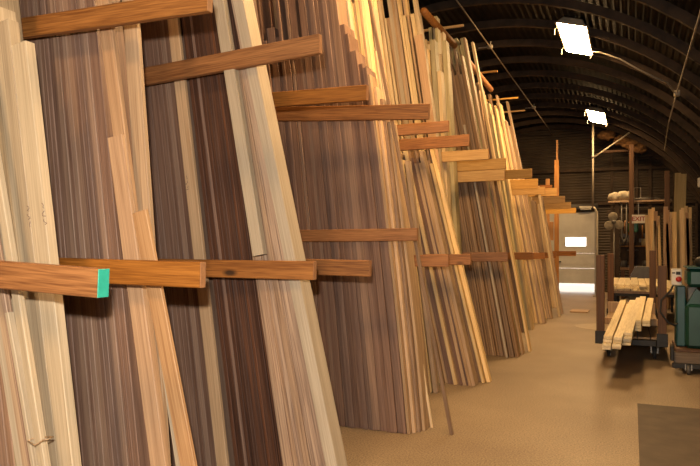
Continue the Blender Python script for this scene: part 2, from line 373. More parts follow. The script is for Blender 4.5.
UP = [
 (2.38, 212, 2.735, .100, .03, 'nearest upper rack arm slanting across the top left corner'),
 (3.42, 322, 2.840, .115, -.04, 'upper rack arm with a rounded end crossing the cream and striped boards'),
 (4.30, 368, 2.745, .110, .03, 'short-looking upper rack arm high on the big walnut pack'),
 (5.10, 429, 2.750, .125, .07, 'upper rack arm right against the big walnut pack'),
 (6.42, 449, 2.860, .115, .0, 'upper rack arm first past the big walnut pack'),
 (7.08, 469.5, 2.820, .130, .0, 'upper rack arm with a dark knot, second past the big walnut pack'),
 (8.05, 489, 2.790, .130, .0, 'pale yellow upper rack arm above the stacked pair'),
 (9.15, 506, 2.810, .150, .0, 'upper one of a stacked pair of pale yellow rack arms'),
 (9.15, 505, 2.655, .155, .0, 'lower one of a stacked pair of pale yellow rack arms'),
 (11.9, 532, 2.960, .165, .0, 'upper rack arm behind the stacked yellow pair'),
 (12.95, 538, 2.88, .185, .0, 'thick rack arm second behind the stacked yellow pair'),
 (13.4, 545, 2.76, .150, .0, 'upper rack arm between the two far yellow packs'),
 (15.3, 557, 2.89, .18, .0, 'upper rack arm third from the far end'),
 (18.2, 565, 2.91, .18, .0, 'upper rack arm second from the far end'),
 (20.0, 571, 2.86, .2, .0, 'upper rack arm next to the farthest'),
 (21.4, 576, 2.76, .17, .0, 'farthest upper rack arm near the roll-up door')]
for y, px, zt, h, tl, lb in LOW: arm(y, ratio(px)*(y+(.055 if px == 108 else ARMW)), zt, h, tl, M['arm'], lb, green=(px == 108), w=.055 if px == 108 else ARMW)
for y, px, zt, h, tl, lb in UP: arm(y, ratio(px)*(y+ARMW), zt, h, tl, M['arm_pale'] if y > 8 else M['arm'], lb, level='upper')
for i, y in enumerate(sorted({a[0] for a in LOW} | {a[0] for a in UP if a[0] not in (2.38, 3.42, 4.30, 5.10)})):
    bm = bmesh.new(); box(bm, -.06, .06, -.06, .1, 0, min(5.2, arch_z(-4.1)-.3), .006)
    tag(link('rack_post', bm, M['post'], loc=(-4.1, y, 0)), 'upright timber post at the back of the lumber rack', 'post', 'upright posts along the back of the lumber rack')
# third level: thin rods and the long rail
bm = bmesh.new(); tube(bm, [(-2.47, 8.08, 4.62), (-2.47, 10, 4.63), (-2.5, 12.6, 4.6)], .05, 12)
tag(link('top_rail', bm, M['arm'], smooth=True), 'round wooden rail along the top of the rack behind the board tips', 'rail')
for k_, (y, xe) in enumerate(((9.15, -2.2), (11.8, -2.22), (14.1, -2.22), (15.5, -2.28))):
    bm = bmesh.new(); box(bm, xe-1.7, xe, y-.015, y+.015, 4.715, 4.75, .004)
    tag(link('top_stick', bm, M['arm_pale']), ['nearest thin stick poking out above the top rail', 'second thin stick poking out above the top rail', 'third thin stick poking out above the top rail', 'farthest thin stick poking out above the top rail'][k_], 'stick', 'thin sticks poking out over the top rail')
# uprights at the far end of the rack
for y, px, z0, z1, wd, lb in ((21.9, 556.5, 0, 4.35, .14, 'square yellow timber post at the far end of the rack'),
                              (22.25, 557, 0, 5.05, .06, 'slim tall board rising above the end post of the rack'),
                              (21.9, 547.5, 0, 3.75, .12, 'shorter timber post beside the end post of the rack'),
                              (21.9, 526.5, 0, 3.65, .16, 'pale timber post behind the far board tips')):
    x = ratio(px)*y; bm = bmesh.new(); box(bm, -wd/2, wd/2, 0, .09, z0, z1, .005)
    tag(link('end_post', bm, M['post'], loc=(x, y, 0)), lb, 'post')
bm = bmesh.new(); box(bm, ratio(522)*21.8, ratio(552)*21.8, 21.78, 21.84, 3.42, 3.54, .005)
tag(link('cross_rail', bm, M['arm']), 'reddish cross rail nailed between the far end posts', 'rail')
bm = bmesh.new(); box(bm, ratio(543)*21.8, ratio(553.5)*21.8, 21.8, 21.84, 1.75, 2.35, .005)
tag(link('plywood_board', bm, M['post']), 'square plywood board fixed between the far end posts', 'board')

# ------------------------------------------------------------------ boards
def board(name, mat, x, y, t, wd, Ln, lean, label, group=None, bow=0., z=0, rx=0., cat='board', twist=0.):
    """stands on its foot at (x, y, z): x is its wall-side edge, t its size along x, wd along y; leans to -x"""
    bm = bmesh.new(); ns = 7; ch = min(.003, t*.12); rings = []
    for i in range(ns+1):
        s = i/ns; bx = bow*4*s*(1-s); by = twist*4*s*(1-s)
        rings.append([bm.verts.new((px_+bx, py_+by, s*Ln)) for px_, py_ in ((ch, 0), (t-ch, 0), (t, ch), (t, wd-ch), (t-ch, wd), (ch, wd), (0, wd-ch), (0, ch))])
    for i in range(ns):
        for j in range(8): bm.faces.new((rings[i][j], rings[i][(j+1) % 8], rings[i+1][(j+1) % 8], rings[i+1][j]))
    bm.faces.new(rings[0][::-1]); bm.faces.new(rings[-1])
    o = link(name, bm, M[mat] if isinstance(mat, str) else mat)
    o.location = (x, y, z); o.rotation_euler = (rx, -math.radians(lean), 0)
    return tag(o, label, cat, group)
def pack(xr, xl, y0, wd, t, lean_r, lean_l, Lf, mats, name, label, group, jy=.012, bow=0., jx=0, tj=.3, wj=.0, z=0):
    """boards standing side by side from the aisle edge xr back to xl"""
    x = xr; i = 0
    while x > xl:
        s = (xr-x)/max(.01, xr-xl); le = lean_r+(lean_l-lean_r)*s
        tt = t*random.uniform(1-tj, 1+tj); x -= tt/math.cos(math.radians(le))+.0015+jx*random.random()
        Ln = Lf(s, i) if callable(Lf) else random.uniform(*Lf)
        board(name, random.choice(mats), x, y0+random.uniform(0, jy), tt, wd*random.uniform(1-wj, 1), Ln, le+random.uniform(-.06, .06), label, group, bow)
        i += 1

# --- near bay, left edge of the picture
board('cream_board', 'cream', -2.12, 2.02, .088, .05, 2.50, 8.6, 'thick cream board with a cut square top under the nearest upper arm', None)
board('grey_board', 'grey_cream', -2.19, 2.03, .064, .06, 2.62, 8.8, 'greyish cream board close behind the thick cream board', None)
board('cream_board', 'cream', -2.235, 2.04, .042, .1, 2.7, 8.9, 'narrow pale board left of the greyish cream board', None)
pack(-2.245, -2.7, 2.05, .16, .05, 9, 9, (3.3, 4.0), ['grey_cream', 'walnut_light', 'tan', 'cream'], 'pale_board', 'pale board at the extreme left edge, behind the nearest rack arm', 'pale boards at the left edge')
for i, (x, t, mt, le, L_, lb) in enumerate(((-2.09, .020, 'cream', 12.6, 1.35, 'short thin pale strip with a square top below the green-ended arm'),
                                (-2.115, .022, 'stripe', 13.0, 3.2, 'thin pinkish strip right behind the short pale strip'),
                                (-2.158, .040, 'tan', 13.2, 3.4, 'pinkish tan board bent at the lower left edge'),
                                (-2.205, .044, 'cream', 13.5, 3.4, 'pale strip board at the lower left edge, outermost left'),
                                )):
    board('thin_board', mt, x, 1.90+.012*i, t, .03, L_, le, lb, None, bow=.012)
board('thin_board', 'cream', -2.045, 1.905, .04, .03, 3.2, 12.8, 'pale bowed board right of the short thin strip, lower left', None, bow=.01)
xa, xb = ratio(28)*1.885, ratio(45)*1.885
bm = bmesh.new(); tube(bm, [(xa, 1.885, .81), ((xa+xb)/2, 1.88, .80), (xb-.01, 1.885, .825), (xb+.002, 1.893, .826), (xb, 1.925, .827), (xa, 1.925, .815), (xa-.004, 1.9, .812), (xa, 1.885, .81)], .003, 6)
tag(link('twine_tie', bm, M['tan'], smooth=True), 'thin twine loop tied round the narrow strips at lower left', 'twine')
# --- walnut pack behind the second arm
P1L = 'walnut board edge-on in the first walnut pack, right of the cream board'
pack(-2.16, -3.0, 2.52, .2, .034, 7.2, 5.5, (3.9, 4.4), ['walnut', 'walnut', 'walnut_light'], 'walnut_board', P1L, 'first walnut pack', .008)
board('fir_board', 'orange', -2.03, 2.48, .092, .024, 2.16, 9.6, 'orange fir board ending at the height of the nearest upper arms, over walnut')
board('fir_board', 'orange', -2.04, 2.515, .078, .03, 4.2, 9.2, 'tall orange fir board rising behind the shorter orange one', None)
board('fir_board', 'orange', -1.775, 2.44, .085, .022, 1.80, 13.6, 'slanting orange fir board with a pointed top, left of the walnut behind')
board('pale_board', 'tan', -2.16, 2.60, .088, .03, 4.2, 5.0, 'upright pale pinkish board right of the tall orange fir board')
board('pale_board', 'cream', -1.86, 2.47, .045, .03, 1.5, 10.5, 'short pale board tucked between the two orange fir boards')
# --- walnut and dark pack behind the third arm
pack(-2.44, -3.5, 3.56, .25, .04, 7.6, 6, (3.9, 4.6), ['walnut', 'walnut_light', 'walnut'], 'walnut_board', 'walnut board edge-on in the second walnut pack, left of the tan board', 'second walnut pack', .01)
board('tan_board', 'warm_tan', -2.455, 3.53, .083, .03, 4.6, 7.7, 'single long tan board between the walnut and the dark brown boards')
pack(-1.835, -2.34, 3.58, .25, .030, 9.2, 8.2, (4.0, 4.7), ['dark']*7+['walnut'], 'dark_board', 'dark brown board edge-on left of the striped boards', 'dark walnut boards', .012)
board('cream_strip', 'cream', -2.14, 3.425, .078, .05, 2.6, 10.3, 'cream board standing on the third lower arm in front of the dark boards', None, z=1.53)
board('cream_block', 'cream', -2.02, 3.43, .05, .03, .30, 12, 'short cream block standing upright beside the striped boards', None, z=1.9) if False else None
board('striped_edge_board', 'cream', -1.612, 3.50, .074, .14, 4.4, 12.9, 'bright cream outer board on the right side of the striped boards')
x = -1.614
for i in range(8):
    t = (.034, .04, .03, .046, .036, .03, .04, .03)[i]; le = 12.6-.42*i
    x -= t/math.cos(math.radians(le))+.005
    board('striped_board', 'stripe', x, 3.52+.006*(i % 3), t*1.06, .16, (4.3, 2.82, 2.76, 2.8, 2.7, 2.74, 2.1, 1.8)[i], le, 'brown and cream striped board edge-on beside the bright cream outer board', 'striped boards')
# --- the big walnut pack
def big_len(s, i):
    if s < .12: return 3.15+s*4+random.uniform(-.03, .03)
    if .33 < s < .62 and random.random() < .55: return random.uniform(3.25, 3.65)
    return random.uniform(3.75, 4.2)
pack(-1.75, -3.55, 5.22, .22, .05, 6.6, 5.0, big_len, ['walnut', 'walnut', 'walnut_light'], 'walnut_board', 'walnut board edge-on in the big walnut pack facing the empty bay', 'big walnut pack', .03, .02, tj=.45)
for i in range(4):
    board('light_brown_board', ('tan', 'warm_tan', 'brown', 'tan')[i], -1.745+.029*i, 5.235+.05*i, .026, .18, (3.1, 3.0, 2.9, 2.7)[i], 6.8, ['tan board on the aisle corner of the big walnut pack, innermost', 'light tan board second from the walnut on the aisle corner of the big pack', 'brown board on the aisle corner of the big walnut pack', 'outermost tan board on the aisle corner of the big walnut pack'][i], None, .02)
pack(-2.5, -3.6, 5.50, .1, .06, 6, 5, (4.2, 4.6), ['dark', 'brown'], 'dark_board', 'dark board in the shadow behind the big walnut pack', 'dark boards behind the big walnut pack')
# loose sticks in front
board('loose_stick', 'brown', -1.41, 5.36, .032, .022, 4.2, 11.2, 'long lone stick with its foot farthest out into the aisle', None)
board('loose_stick', 'yellow', -1.62, 5.50, .022, .02, 3.4, 9.0, 'thin stick standing just right of the big walnut pack')
# --- yellow boards beyond the big pack (rows one behind the other)
YL = 'yellow board in the tall bright bundle just past the big walnut pack'
for r_, (y, wd, xr, le, n_, Ls) in enumerate(((5.68, .12, -1.93, 8.0, 6, 0), (5.84, .11, -1.87, 7.0, 9, 0), (6.02, .14, -1.88, 7.0, 8, 0), (6.22, .12, -1.91, 7.0, 8, 0), (6.60, .14, -1.96, 7.4, 5, 2.68), (6.78, .12, -1.93, 7.4, 5, 2.66), (7.68, .1, -1.84, 8.0, 14, 1), (7.82, .1, -1.84, 7.8, 8, 1), (7.94, .09, -1.86, 7.6, 5, 0))):
    x = xr+random.uniform(-.02, .02)
    for i in range(n_):
        t = random.uniform(.026, .05); x -= t/math.cos(math.radians(le))+.004+random.choice((0, 0, .012))
        board('yellow_board', random.choice(['yellow', 'yellow', 'yellow', 'tan', 'cream', 'tan' if Ls > 2 else 'yellow']), x, y+random.uniform(0, .02), t, wd*random.uniform(.7, 1), Ls+random.uniform(-.15, 0) if Ls > 2 else (random.choice((4.3, 4.5, 4.9, 4.95, 5.0)) if Ls else random.choice((4.0, 4.3, 4.5, 4.6))), le+random.uniform(-.1, .25), YL if Ls < 2 else 'short yellow-brown board in the low bundle just past the big walnut pack', 'short yellow-brown boards past the big walnut pack' if Ls > 2 else 'bright yellow boards past the big walnut pack', random.uniform(0, .03))
board('yellow_board', 'orange', -1.87, 7.62, .10, .03, 4.2, 7.9, 'orange-tinted flat board with a square top among the bright yellow boards')
board('yellow_board', 'cream', -1.90, 5.60, .022, .03, 4.3, 9.4, 'thin slanting pale strip crossing in front of the bright yellow boards')
# --- brown pack with yellow edge
pack(-1.62, -2.3, 7.28, .16, .032, 13.2, 11, (2.6, 2.85), ['brown', 'walnut', 'tan', 'yellow', 'yellow'], 'brown_board', 'brown board in the strongly leaning pack with a yellow edge board', 'leaning brown pack', .05)
pack(-1.56, -1.95, 7.50, .12, .032, 13.6, 12.6, (2.6, 2.85), ['brown', 'tan', 'yellow'], 'brown_board', 'brown board in the strongly leaning pack with a yellow edge board', 'leaning brown pack', .05)
board('yellow_edge_board', 'yellow', -1.55, 7.56, .045, .09, 2.88, 14, 'yellow edge board on the aisle side of the strongly leaning brown pack')
for j, (y, xr) in enumerate(((8.15, -2.04), (8.38, -2.08), (8.62, -2.05), (8.86, -2.1))):
    pack(xr, xr-.32, y, .16, .05, 3.4, 3.4, (4.0, 4.75) if j > 1 else (3.6, 4.3), ['olive', 'olive', 'yellow'], 'olive_board', 'olive-grey board in the upright bundle with uneven tops', 'olive-grey upright boards', .03, jx=.012)
# --- dark thin board pack
pack(-1.47, -2.35, 9.42, .16, .027, 10.6, 8, lambda s, i: random.uniform(4.1, 4.6), ['brown', 'brown', 'brown', 'brown', 'tan'], 'thin_brown_board', 'thin dark-striped board in the broad leaning pack halfway down the aisle', 'dark thin-board pack', .04, jx=.008)
pack(-1.45, -1.78, 9.68, .16, .036, 10.4, 10, lambda s, i: random.uniform(4.65, 4.82), ['olive', 'tan', 'olive'], 'thin_brown_board', 'thin dark-striped board in the broad leaning pack halfway down the aisle', 'dark thin-board pack', .04, jx=.008)
board('yellow_edge_board', 'yellow', -1.42, 9.98, .035, .12, 4.82, 10.4, 'tall pale edge board on the aisle side of the dark thin-board pack')
board('yellow_edge_board', 'cream', -1.64, 9.32, .03, .03, 3.4, 10.4, 'thin pale stick leaning on the face of the dark thin-board pack')
# --- far packs
for j, (y, xr, le, n_, mats, lb, g) in enumerate((
    (12.1, -1.75, 9.0, .62, ['brown', 'tan', 'olive'], 'far board in the pack beyond the dark thin-board pack', 'first far pack'),
    (12.55, -1.70, 9.2, .45, ['yellow', 'olive', 'brown'], 'far board in the pack beyond the dark thin-board pack', 'first far pack'),
    (13.62, -1.6, 10.6, .5, ['yellow', 'tan', 'brown'], 'far board in the pack behind the first far pack', 'second far pack'),
    (14.6, -1.58, 11.2, .45, ['yellow', 'tan', 'brown'], 'far board in the pack behind the first far pack', 'second far pack'),
    (17.2, -1.75, 8.0, .5, ['tan', 'brown', 'yellow'], 'far board in the last pack before the roll-up door', 'last far pack'))):
    pack(xr, xr-n_, y, .2, .048, le, le-1.5, (3.7, 4.7) if y < 13 else (4.1, 5.0) if y < 15 else (2.45, 2.9), mats, 'far_board', lb, g, .06, jx=.012)
board('yellow_edge_board', 'yellow', -1.5, 15.05, .05, .1, 2.95, 9, 'pale edge board leaning on the second far pack')
board('yellow_edge_board', 'tan', -1.5, 15.7, .045, .1, 2.9, 9.6, 'farthest lone board leaning by the second far pack')
bm = bmesh.new(); box(bm, -1.35, -.95, 16.2, 16.8, .0, .03, .003)
tag(link('flat_board', bm, M['tan']), 'short plywood piece lying flat on the floor near the far packs', 'board')

# pencil marks
def marks(px, y, z, lb, seed, parent_name=None):
    rnd = random.Random(seed); bm = bmesh.new(); x = ratio(px)*y
    for k in range(3):
        zz = -.035*k
        tube(bm, [(rnd.uniform(-.012, .012), 0, zz), (rnd.uniform(-.012, .012), 0, zz-.01), (rnd.uniform(-.01, .01), 0, zz-.02), (rnd.uniform(-.012, .012), 0, zz-.024)], .0016, 5)
    return link('pencil_mark', bm, M['pencil']), Vector((x, y, z))
def attach(mk, board_o):
    o, p = mk
    mw = Matrix.Translation(board_o.location) @ board_o.rotation_euler.to_matrix().to_4x4()
    o.parent = board_o; o.location = mw.inverted() @ p; o.location.y = -.0005; return o
bo = {}
for o in C.objects:
    l = o.get('label') or ''
    if l.startswith('thick cream board'): attach(marks(43, 2.02, 1.78, '', 3), o)
    if l.startswith('single long tan'): attach(marks(186, 3.53, 2.06, '', 5), o)
    if l.startswith('greyish cream'): attach(marks(28, 2.03, 1.77, '', 8), o)

# ------------------------------------------------------------------ lumber cart
cx, cy = -.01, 9.75
e = empty('lumber_cart', (cx, cy, 0), 'low lumber cart with four wooden stakes in the aisle, loaded with pale boards', 'cart')
DZc = .34
bm = bmesh.new()
for x in (-.36, .30): box(bm, x, x+.06, 0, 3.6, DZc-.13, DZc-.03, .005)
for y in (0, .9, 1.8, 2.7, 3.54): box(bm, -.42, .42, y, y+.06, DZc-.12, DZc-.04, .004)
link('frame', bm, M['black'], e)
for i in range(5):
    bm = bmesh.new(); box(bm, -.40+.162*i, -.40+.162*i+.152, 0, 3.6, DZc-.028, DZc, .003); link('deck_plank', bm, M['cart_plank'] if 'cart_plank' in M else wood('deck', (.2, .12, .06), (.36, .24, .13), .15, .3, 1, 'Y'), e)
for x, y, h in ((-.395, .02, 1.12), (.385, .02, .98), (-.36, 3.5, 1.1), (.36, 3.5, 1.16)):
    bm = bmesh.new(); box(bm, x-.055, x+.055, y-.025, y+.025, DZc-.09, DZc+h, .006); st = link('stake', bm, M['cart_post'], e)
    bm = bmesh.new(); box(bm, x-.07, x+.07, y-.045, y-.027, DZc-.12, DZc+.06, .004); link('stake_pocket', bm, M['black'], st)
for z in (.04, .22): pass
for y in (1.4, 3.3):
    bm = bmesh.new(); box(bm, -.40, .40, y, y+.08, DZc+.001, DZc+(.10 if y < 2 else .2), .004); link('bolster', bm, M['tan'], e)
for x in (-.3, .3):
    for y in (.35, 3.2):
        bm = bmesh.new(); lathe(bm, [(.05, -.025), (.09, -.02), (.09, .02), (.05, .025)], 20, (x, y, .09), 'X'); wh = link('wheel', bm, M['rubber'], e, True)
        bm = bmesh.new(); box(bm, x-.05, x-.035, y-.03, y+.03, .08, .22); box(bm, x+.035, x+.05, y-.03, y+.03, .08, .22); lathe(bm, [(.02, -.045), (.02, .045)], 10, (x, y, .09), 'X'); link('caster_fork', bm, M['steel'], wh)
# the load in front: boards laid lengthways
def flat_board(name, x, y, z, wd, th, Ln, pitch, yaw, label, group, mat='fresh'):
    bm = bmesh.new(); box(bm, 0, wd, 0, Ln, 0, th, .003); o = link(name, bm, M[mat]); o.location = (x, y, z); o.rotation_euler = (pitch, 0, yaw); return tag(o, label, group and 'board' or 'board', group)
pit = .042
for k in range(4):
    for i in range(5):
        if k == 0 and i > 3 or k == 1 and i == 4: continue
        x = -.325+.108*i+.006*k*(i < 3)+(.02 if i > 2 else 0); y = 8.2+random.uniform(-.03, .10)+(1.35 if i > 2 else (.28 if i == 2 else 0))+.03*(3-k)*0
        L_ = 3.6+random.uniform(-.15, .15)-(.9 if i > 2 else 0)
        z = .372+.040*k+(y-8.2)*pit
        flat_board('pine_board', x, y, z, .096, .036, L_, pit, -.040+random.uniform(-.005, .005), 'fresh pale pine board lying in the pile on the near end of the cart', 'pine boards piled on the near end of the cart')
# second trolley and pile behind
e = empty('lumber_trolley', (.22, 14.3, 0), 'second low trolley carrying a broad flat pile behind the cart', 'cart')
bm = bmesh.new()
box(bm, -.62, .72, 0, 3.0, .56, .62, .005)
for x in (-.58, .62):
    for y in (.02, 2.9): box(bm, x, x+.07, y, y+.07, .16, .56, .004)
link('frame', bm, M['black'], e)
bm = bmesh.new(); box(bm, -.64, .74, -.02, .05, .62, .67, .004); link('bolster', bm, M['tan'], e)
bm = bmesh.new(); box(bm, -.64, .74, 2.9, 2.97, .62, .67, .004); link('bolster', bm, M['tan'], e)
for x in (-.55, .65):
    for y in (.06, 2.93):
        bm = bmesh.new(); lathe(bm, [(.04, -.025), (.09, -.02), (.09, .02), (.04, .025)], 18, (x, y, .09), 'X'); link('wheel', bm, M['rubber'], e, True)
for k in range(3):
    x = -.62
    while x < .58:
        wd = random.uniform(.11, .17)
        if not (k == 2 and x > .28):
            flat_board('pine_board', x+.22, 14.3+random.uniform(-.2, .05), .672+.046*k, wd-.008, .042, random.uniform(2.7, 3.0), 0, random.uniform(-.004, .004), 'pale board in the broad flat pile on the trolley behind the cart', 'boards piled on the rear trolley')
        x += wd

# ------------------------------------------------------------------ green machine on a skid
gx, gy = .50, 9.0
e = empty('band_resaw', (gx, gy, 0), 'green woodworking machine on a wooden skid with casters at the right edge', 'machine', rz=.0)
for y in (.08, .78):
    bm = bmesh.new(); box(bm, -.02, 1.2, y, y+.14, .12, .26, .006); link('skid_timber', bm, wood('skid', (.11, .07, .04), (.22, .15, .09), .1, .4, 1, 'X'), e)
bm = bmesh.new(); box(bm, .0, 1.15, .1, .9, .262, .30, .005); link('skid_deck', bm, M['cart_post'], e)
bm = bmesh.new(); box(bm, -.06, -.022, .0, .16, .16, .34, .006); box(bm, -.04, 1.1, .02, .078, .07, .13, .004); link('skid_bracket', bm, M['black'], e)
for x, y in ((.14, .04), (1.0, .04), (.14, .9), (1.0, .9)):
    bm = bmesh.new(); lathe(bm, [(.035, -.022), (.06, -.018), (.06, .018), (.035, .022)], 18, (x, y, .06), 'X'); wh = link('caster_wheel', bm, M['grey_metal'] if y < .1 else M['rubber'], e, True)
    bm = bmesh.new(); box(bm, x-.04, x-.028, y-.03, y+.03, .05, .125); box(bm, x+.028, x+.04, y-.03, y+.03, .05, .125); link('caster_fork', bm, M['steel'], wh)
bm = bmesh.new(); box(bm, .115, 1.1, .16, .8, .302, .86, .04); box(bm, .3, 1.0, .148, .17, .36, .80, .02); link('base_cabinet', bm, M['machine'], e, False)
bm = bmesh.new(); prism(bm, [(.13, .84), (.24, 1.05), (.44, .9), (.52, .84)], .2, .7); link('neck_casting', bm, M['machine'], e)
bm = bmesh.new(); box(bm, .02, .13, .3, .74, .302, 1.08, .015); link('side_panel', bm, M['machine_blue'], e)
bm = bmesh.new(); box(bm, .15, .26, .3, .55, .86, 1.07, .01); link('column', bm, M['grey_metal'], e)
bm = bmesh.new(); box(bm, .14, 1.1, .18, .76, 1.07, 1.30, .04); link('upper_housing', bm, M['machine'], e)
bm = bmesh.new(); lathe(bm, [(.3, .1), (.33, .12), (.33, .17), (.29, .19)], 32, (.85, .0, 1.1), 'Y'); link('wheel_cover', bm, M['machine'], e, True)
bm = bmesh.new(); box(bm, .13, 1.15, .14, .8, 1.30, 1.325, .008); link('top_lip', bm, M['machine_blue'], e)
bm = bmesh.new(); box(bm, .38, 1.2, -.05, .75, .885, .92, .006); link('table', bm, M['white'], e)
bm = bmesh.new(); box(bm, -.045, .075, .16, .29, 1.09, 1.30, .012); sb = link('switch_box', bm, M['white'], e)
bm = bmesh.new(); lathe(bm, [(.032, 0), (.036, -.018), (.028, -.03)], 18, (.04, .16, 1.17), 'Y'); link('stop_button', bm, M['red'], sb, True)
bm = bmesh.new(); box(bm, -.035, .0, .154, .162, 1.24, 1.255); box(bm, .01, .06, .152, .162, 1.225, 1.265); link('switch_toggle', bm, M['black'], sb)
bm = bmesh.new(); lathe(bm, [(.1, 0), (.12, .05), (.1, .11), (.05, .13)], 20, (.35, .4, 1.325)); link('motor_cap', bm, M['black'], e, True)
bm = bmesh.new(); box(bm, .45, .85, .3, .6, 1.325, 1.41, .02); link('feed_motor', bm, M['white'], e, True)
bm = bmesh.new(); tube(bm, [(-.02, .2, 1.09), (-.05, .18, 1.02), (-.16, .14, .9), (-.17, .12, .75), (-.08, .12, .62), (.0, .2, .58), (.03, .27, .6)], .012, 8); link('power_cable', bm, M['rubber'], e, True)

# ------------------------------------------------------------------ back right corner
def X(px, y): return ratio(px)*y
def Z(py, px, y):
    u = (px-350)/650; return 1.6+(245-py)/650*y/(math.cos(YAW)+math.sin(YAW)*u)
# storage shelf high up with posts
ys = 20.6
e = empty('overhead_shelf', (X(608, ys), ys, 0), 'long plank shelf high on timber posts, holding sacks and rolls', 'shelf')
zz = Z(200.5, 630, ys)
bm = bmesh.new(); box(bm, 0, X(672, ys)-X(608, ys), 0, .7, zz-.05, zz, .006); link('shelf_plank', bm, M['tan'], e)
for px, z1, mt in ((617, zz-.052, 'rust'), (631.5, 4.5, 'rail_dark'), (667, 3.7, 'rail_dark')):
    bm = bmesh.new(); xx = X(px, ys)-X(608, ys); yy = -.12 if z1 > zz else .05; box(bm, xx-.065, xx+.065, yy, yy+.1, 0, min(z1, arch_z(X(px, ys))-.25), .005); link('shelf_post', bm, M[mt], e)
bm = bmesh.new(); box(bm, -.05, 2.4, .6, .66, zz-.35, zz-.25, .005); link('shelf_bearer', bm, M['rust'], e)
def sack(px, y, z, sx, sy, sz, label, name='sack', mat='dirty', seed=1):
    rnd = random.Random(seed); bm = bmesh.new(); bmesh.ops.create_icosphere(bm, subdivisions=3, radius=1)
    for v in bm.verts:
        k = 1+.09*math.sin(v.co.x*5+seed)*math.cos(v.co.z*4+seed*2)
        v.co = Vector((v.co.x*sx*k, v.co.y*sy*k, max(-.75, v.co.z)*sz*k))
    zmin = min(v.co.z for v in bm.verts)
    for v in bm.verts: v.co.z -= zmin
    o = link(name, bm, M[mat], smooth=True, loc=(X(px, y), y, z)); return tag(o, label, 'sack')
sack(614.5, ys+.25, zz, .20, .2, .155, 'round pale sack at the left end of the overhead shelf', seed=1)
sack(623.5, ys+.3, zz, .24, .22, .17, 'larger pale sack in the middle left of the overhead shelf', seed=2)
sack(629.5, ys+.3, zz, .09, .2, .18, 'small greyish sack next to the larger one on the overhead shelf', seed=3)
bm = bmesh.new(); tube(bm, [(0, 0, 0.012), (0, 0, .38), (.18, 0, .38), (.18, 0, 0.012)], .012, 6)
tag(link('wire_frame', bm, M['pipe'], loc=(X(634, ys), ys+.2, zz)), 'small upright wire frame on the overhead shelf', 'frame')
for k_, (px, L_) in enumerate(((640, .5), (645, .7), (650, .55))):
    bm = bmesh.new(); tube(bm, [(-L_/2, 0, 0), (0, .02, 0), (L_/2, 0, 0)], [.03, .045, .03], 10)
    tag(link('rolled_bundle', bm, M['grey_metal'], smooth=True, loc=(X(px+5, ys), ys+.12+.16*k_, zz+.046)), ['front dark rolled bundle on the overhead shelf', 'middle dark rolled bundle on the overhead shelf', 'rear dark rolled bundle on the overhead shelf'][k_], 'roll')
# EXIT sign
yS = 20.3
e = empty('exit_sign', (X(638.5, yS), yS, Z(219, 638, yS)), 'white sign with dark red EXIT letters below the overhead shelf', 'sign'); e.scale = (.86, 1, .86)
bm = bmesh.new(); box(bm, -.2, .2, 0, .015, -.14, .14, .004); link('sign_board', bm, M['white'], e)
fc = bpy.data.curves.new('exit_text', 'FONT'); fc.body = 'EXIT'; fc.size = .2; fc.extrude = .002; fc.align_x = 'CENTER'; fc.align_y = 'CENTER'; fc.offset = .004
fo = bpy.data.objects.new('letters', fc); C.objects.link(fo); dg = bpy.context.evaluated_depsgraph_get(); me = bpy.data.meshes.new_from_object(fo.evaluated_get(dg)); bpy.data.objects.remove(fo)
lo = bpy.data.objects.new('letters', me); me.materials.clear(); me.materials.append(plain('sign_red', (.28, .02, .01), .5)); C.objects.link(lo); lo.parent = e; lo.rotation_euler = (PI/2, 0, 0); lo.location = (0, -.003, 0)
bm = bmesh.new(); box(bm, -.012, .012, .016, .03, -.1, zz-Z(219, 638, yS)+.0, .002); link('sign_bracket', bm, M['steel'], e)
# fan with three pale blades
yf = 20.2; e = empty('wall_fan', (X(614, yf), yf, 1.2), 'old fan with three pale round blades on a thin stand', 'fan')
zf = Z(222, 614, yf)-1.2
for a_ in (100, 215, 330):
    a_ = math.radians(a_); bm = bmesh.new(); bmesh.ops.create_uvsphere(bm, u_segments=16, v_segments=8, radius=1)
    for v in bm.verts: v.co = Vector((v.co.x*.13, v.co.y*.015+v.co.x*.03, v.co.z*.13))+Vector((math.cos(a_)*.16, 0, zf+math.sin(a_)*.16))
    link('blade', bm, M['dirty'], e, True)
bm = bmesh.new(); lathe(bm, [(.03, -.06), (.06, -.03), (.07, .1), (.04, .14)], 16, (0, 0, zf), 'Y'); link('motor', bm, M['grey_metal'], e, True)
bm = bmesh.new(); tube(bm, [(0, .06, -1.2), (0, .06, zf)], .02, 8); link('stand', bm, M['steel'], e, True)
bm = bmesh.new(); lathe(bm, [(.2, -1.2), (.2, -1.18), (.05, -1.16)], 20, (0, .06, 0)); link('base', bm, M['black'], e, True)
# bench with tools
yb = 20.9
e = empty('workbench', (X(620, yb), yb, 0), 'dark cluttered workbench against the far wall under the overhead shelf', 'bench')
W_ = X(662, yb)-X(620, yb)
bm = bmesh.new(); box(bm, 0, W_, 0, .75, .86, .93, .006); link('bench_top', bm, M['brown'], e)
for x in (.03, W_-.12):
    for y in (.03, .63): bm = bmesh.new(); box(bm, x, x+.09, y, y+.09, 0, .86, .004); link('leg', bm, M['cart_post'], e)
bm = bmesh.new(); box(bm, .05, W_-.05, .1, .65, .3, .34, .004); link('lower_shelf', bm, M['brown'], e)
bm = bmesh.new(); box(bm, 0, W_, .7, .74, .93, 2.6, .004); link('back_panel', bm, M['rust'], e)
bm = bmesh.new(); box(bm, 0.02, W_-.02, .5, .698, 1.55, 1.58, .004); link('tool_shelf', bm, M['post'], e)
e = empty('drill_press', (X(633, yb), yb+.1, .931), 'dark green drill press standing on the workbench under the sign', 'machine')
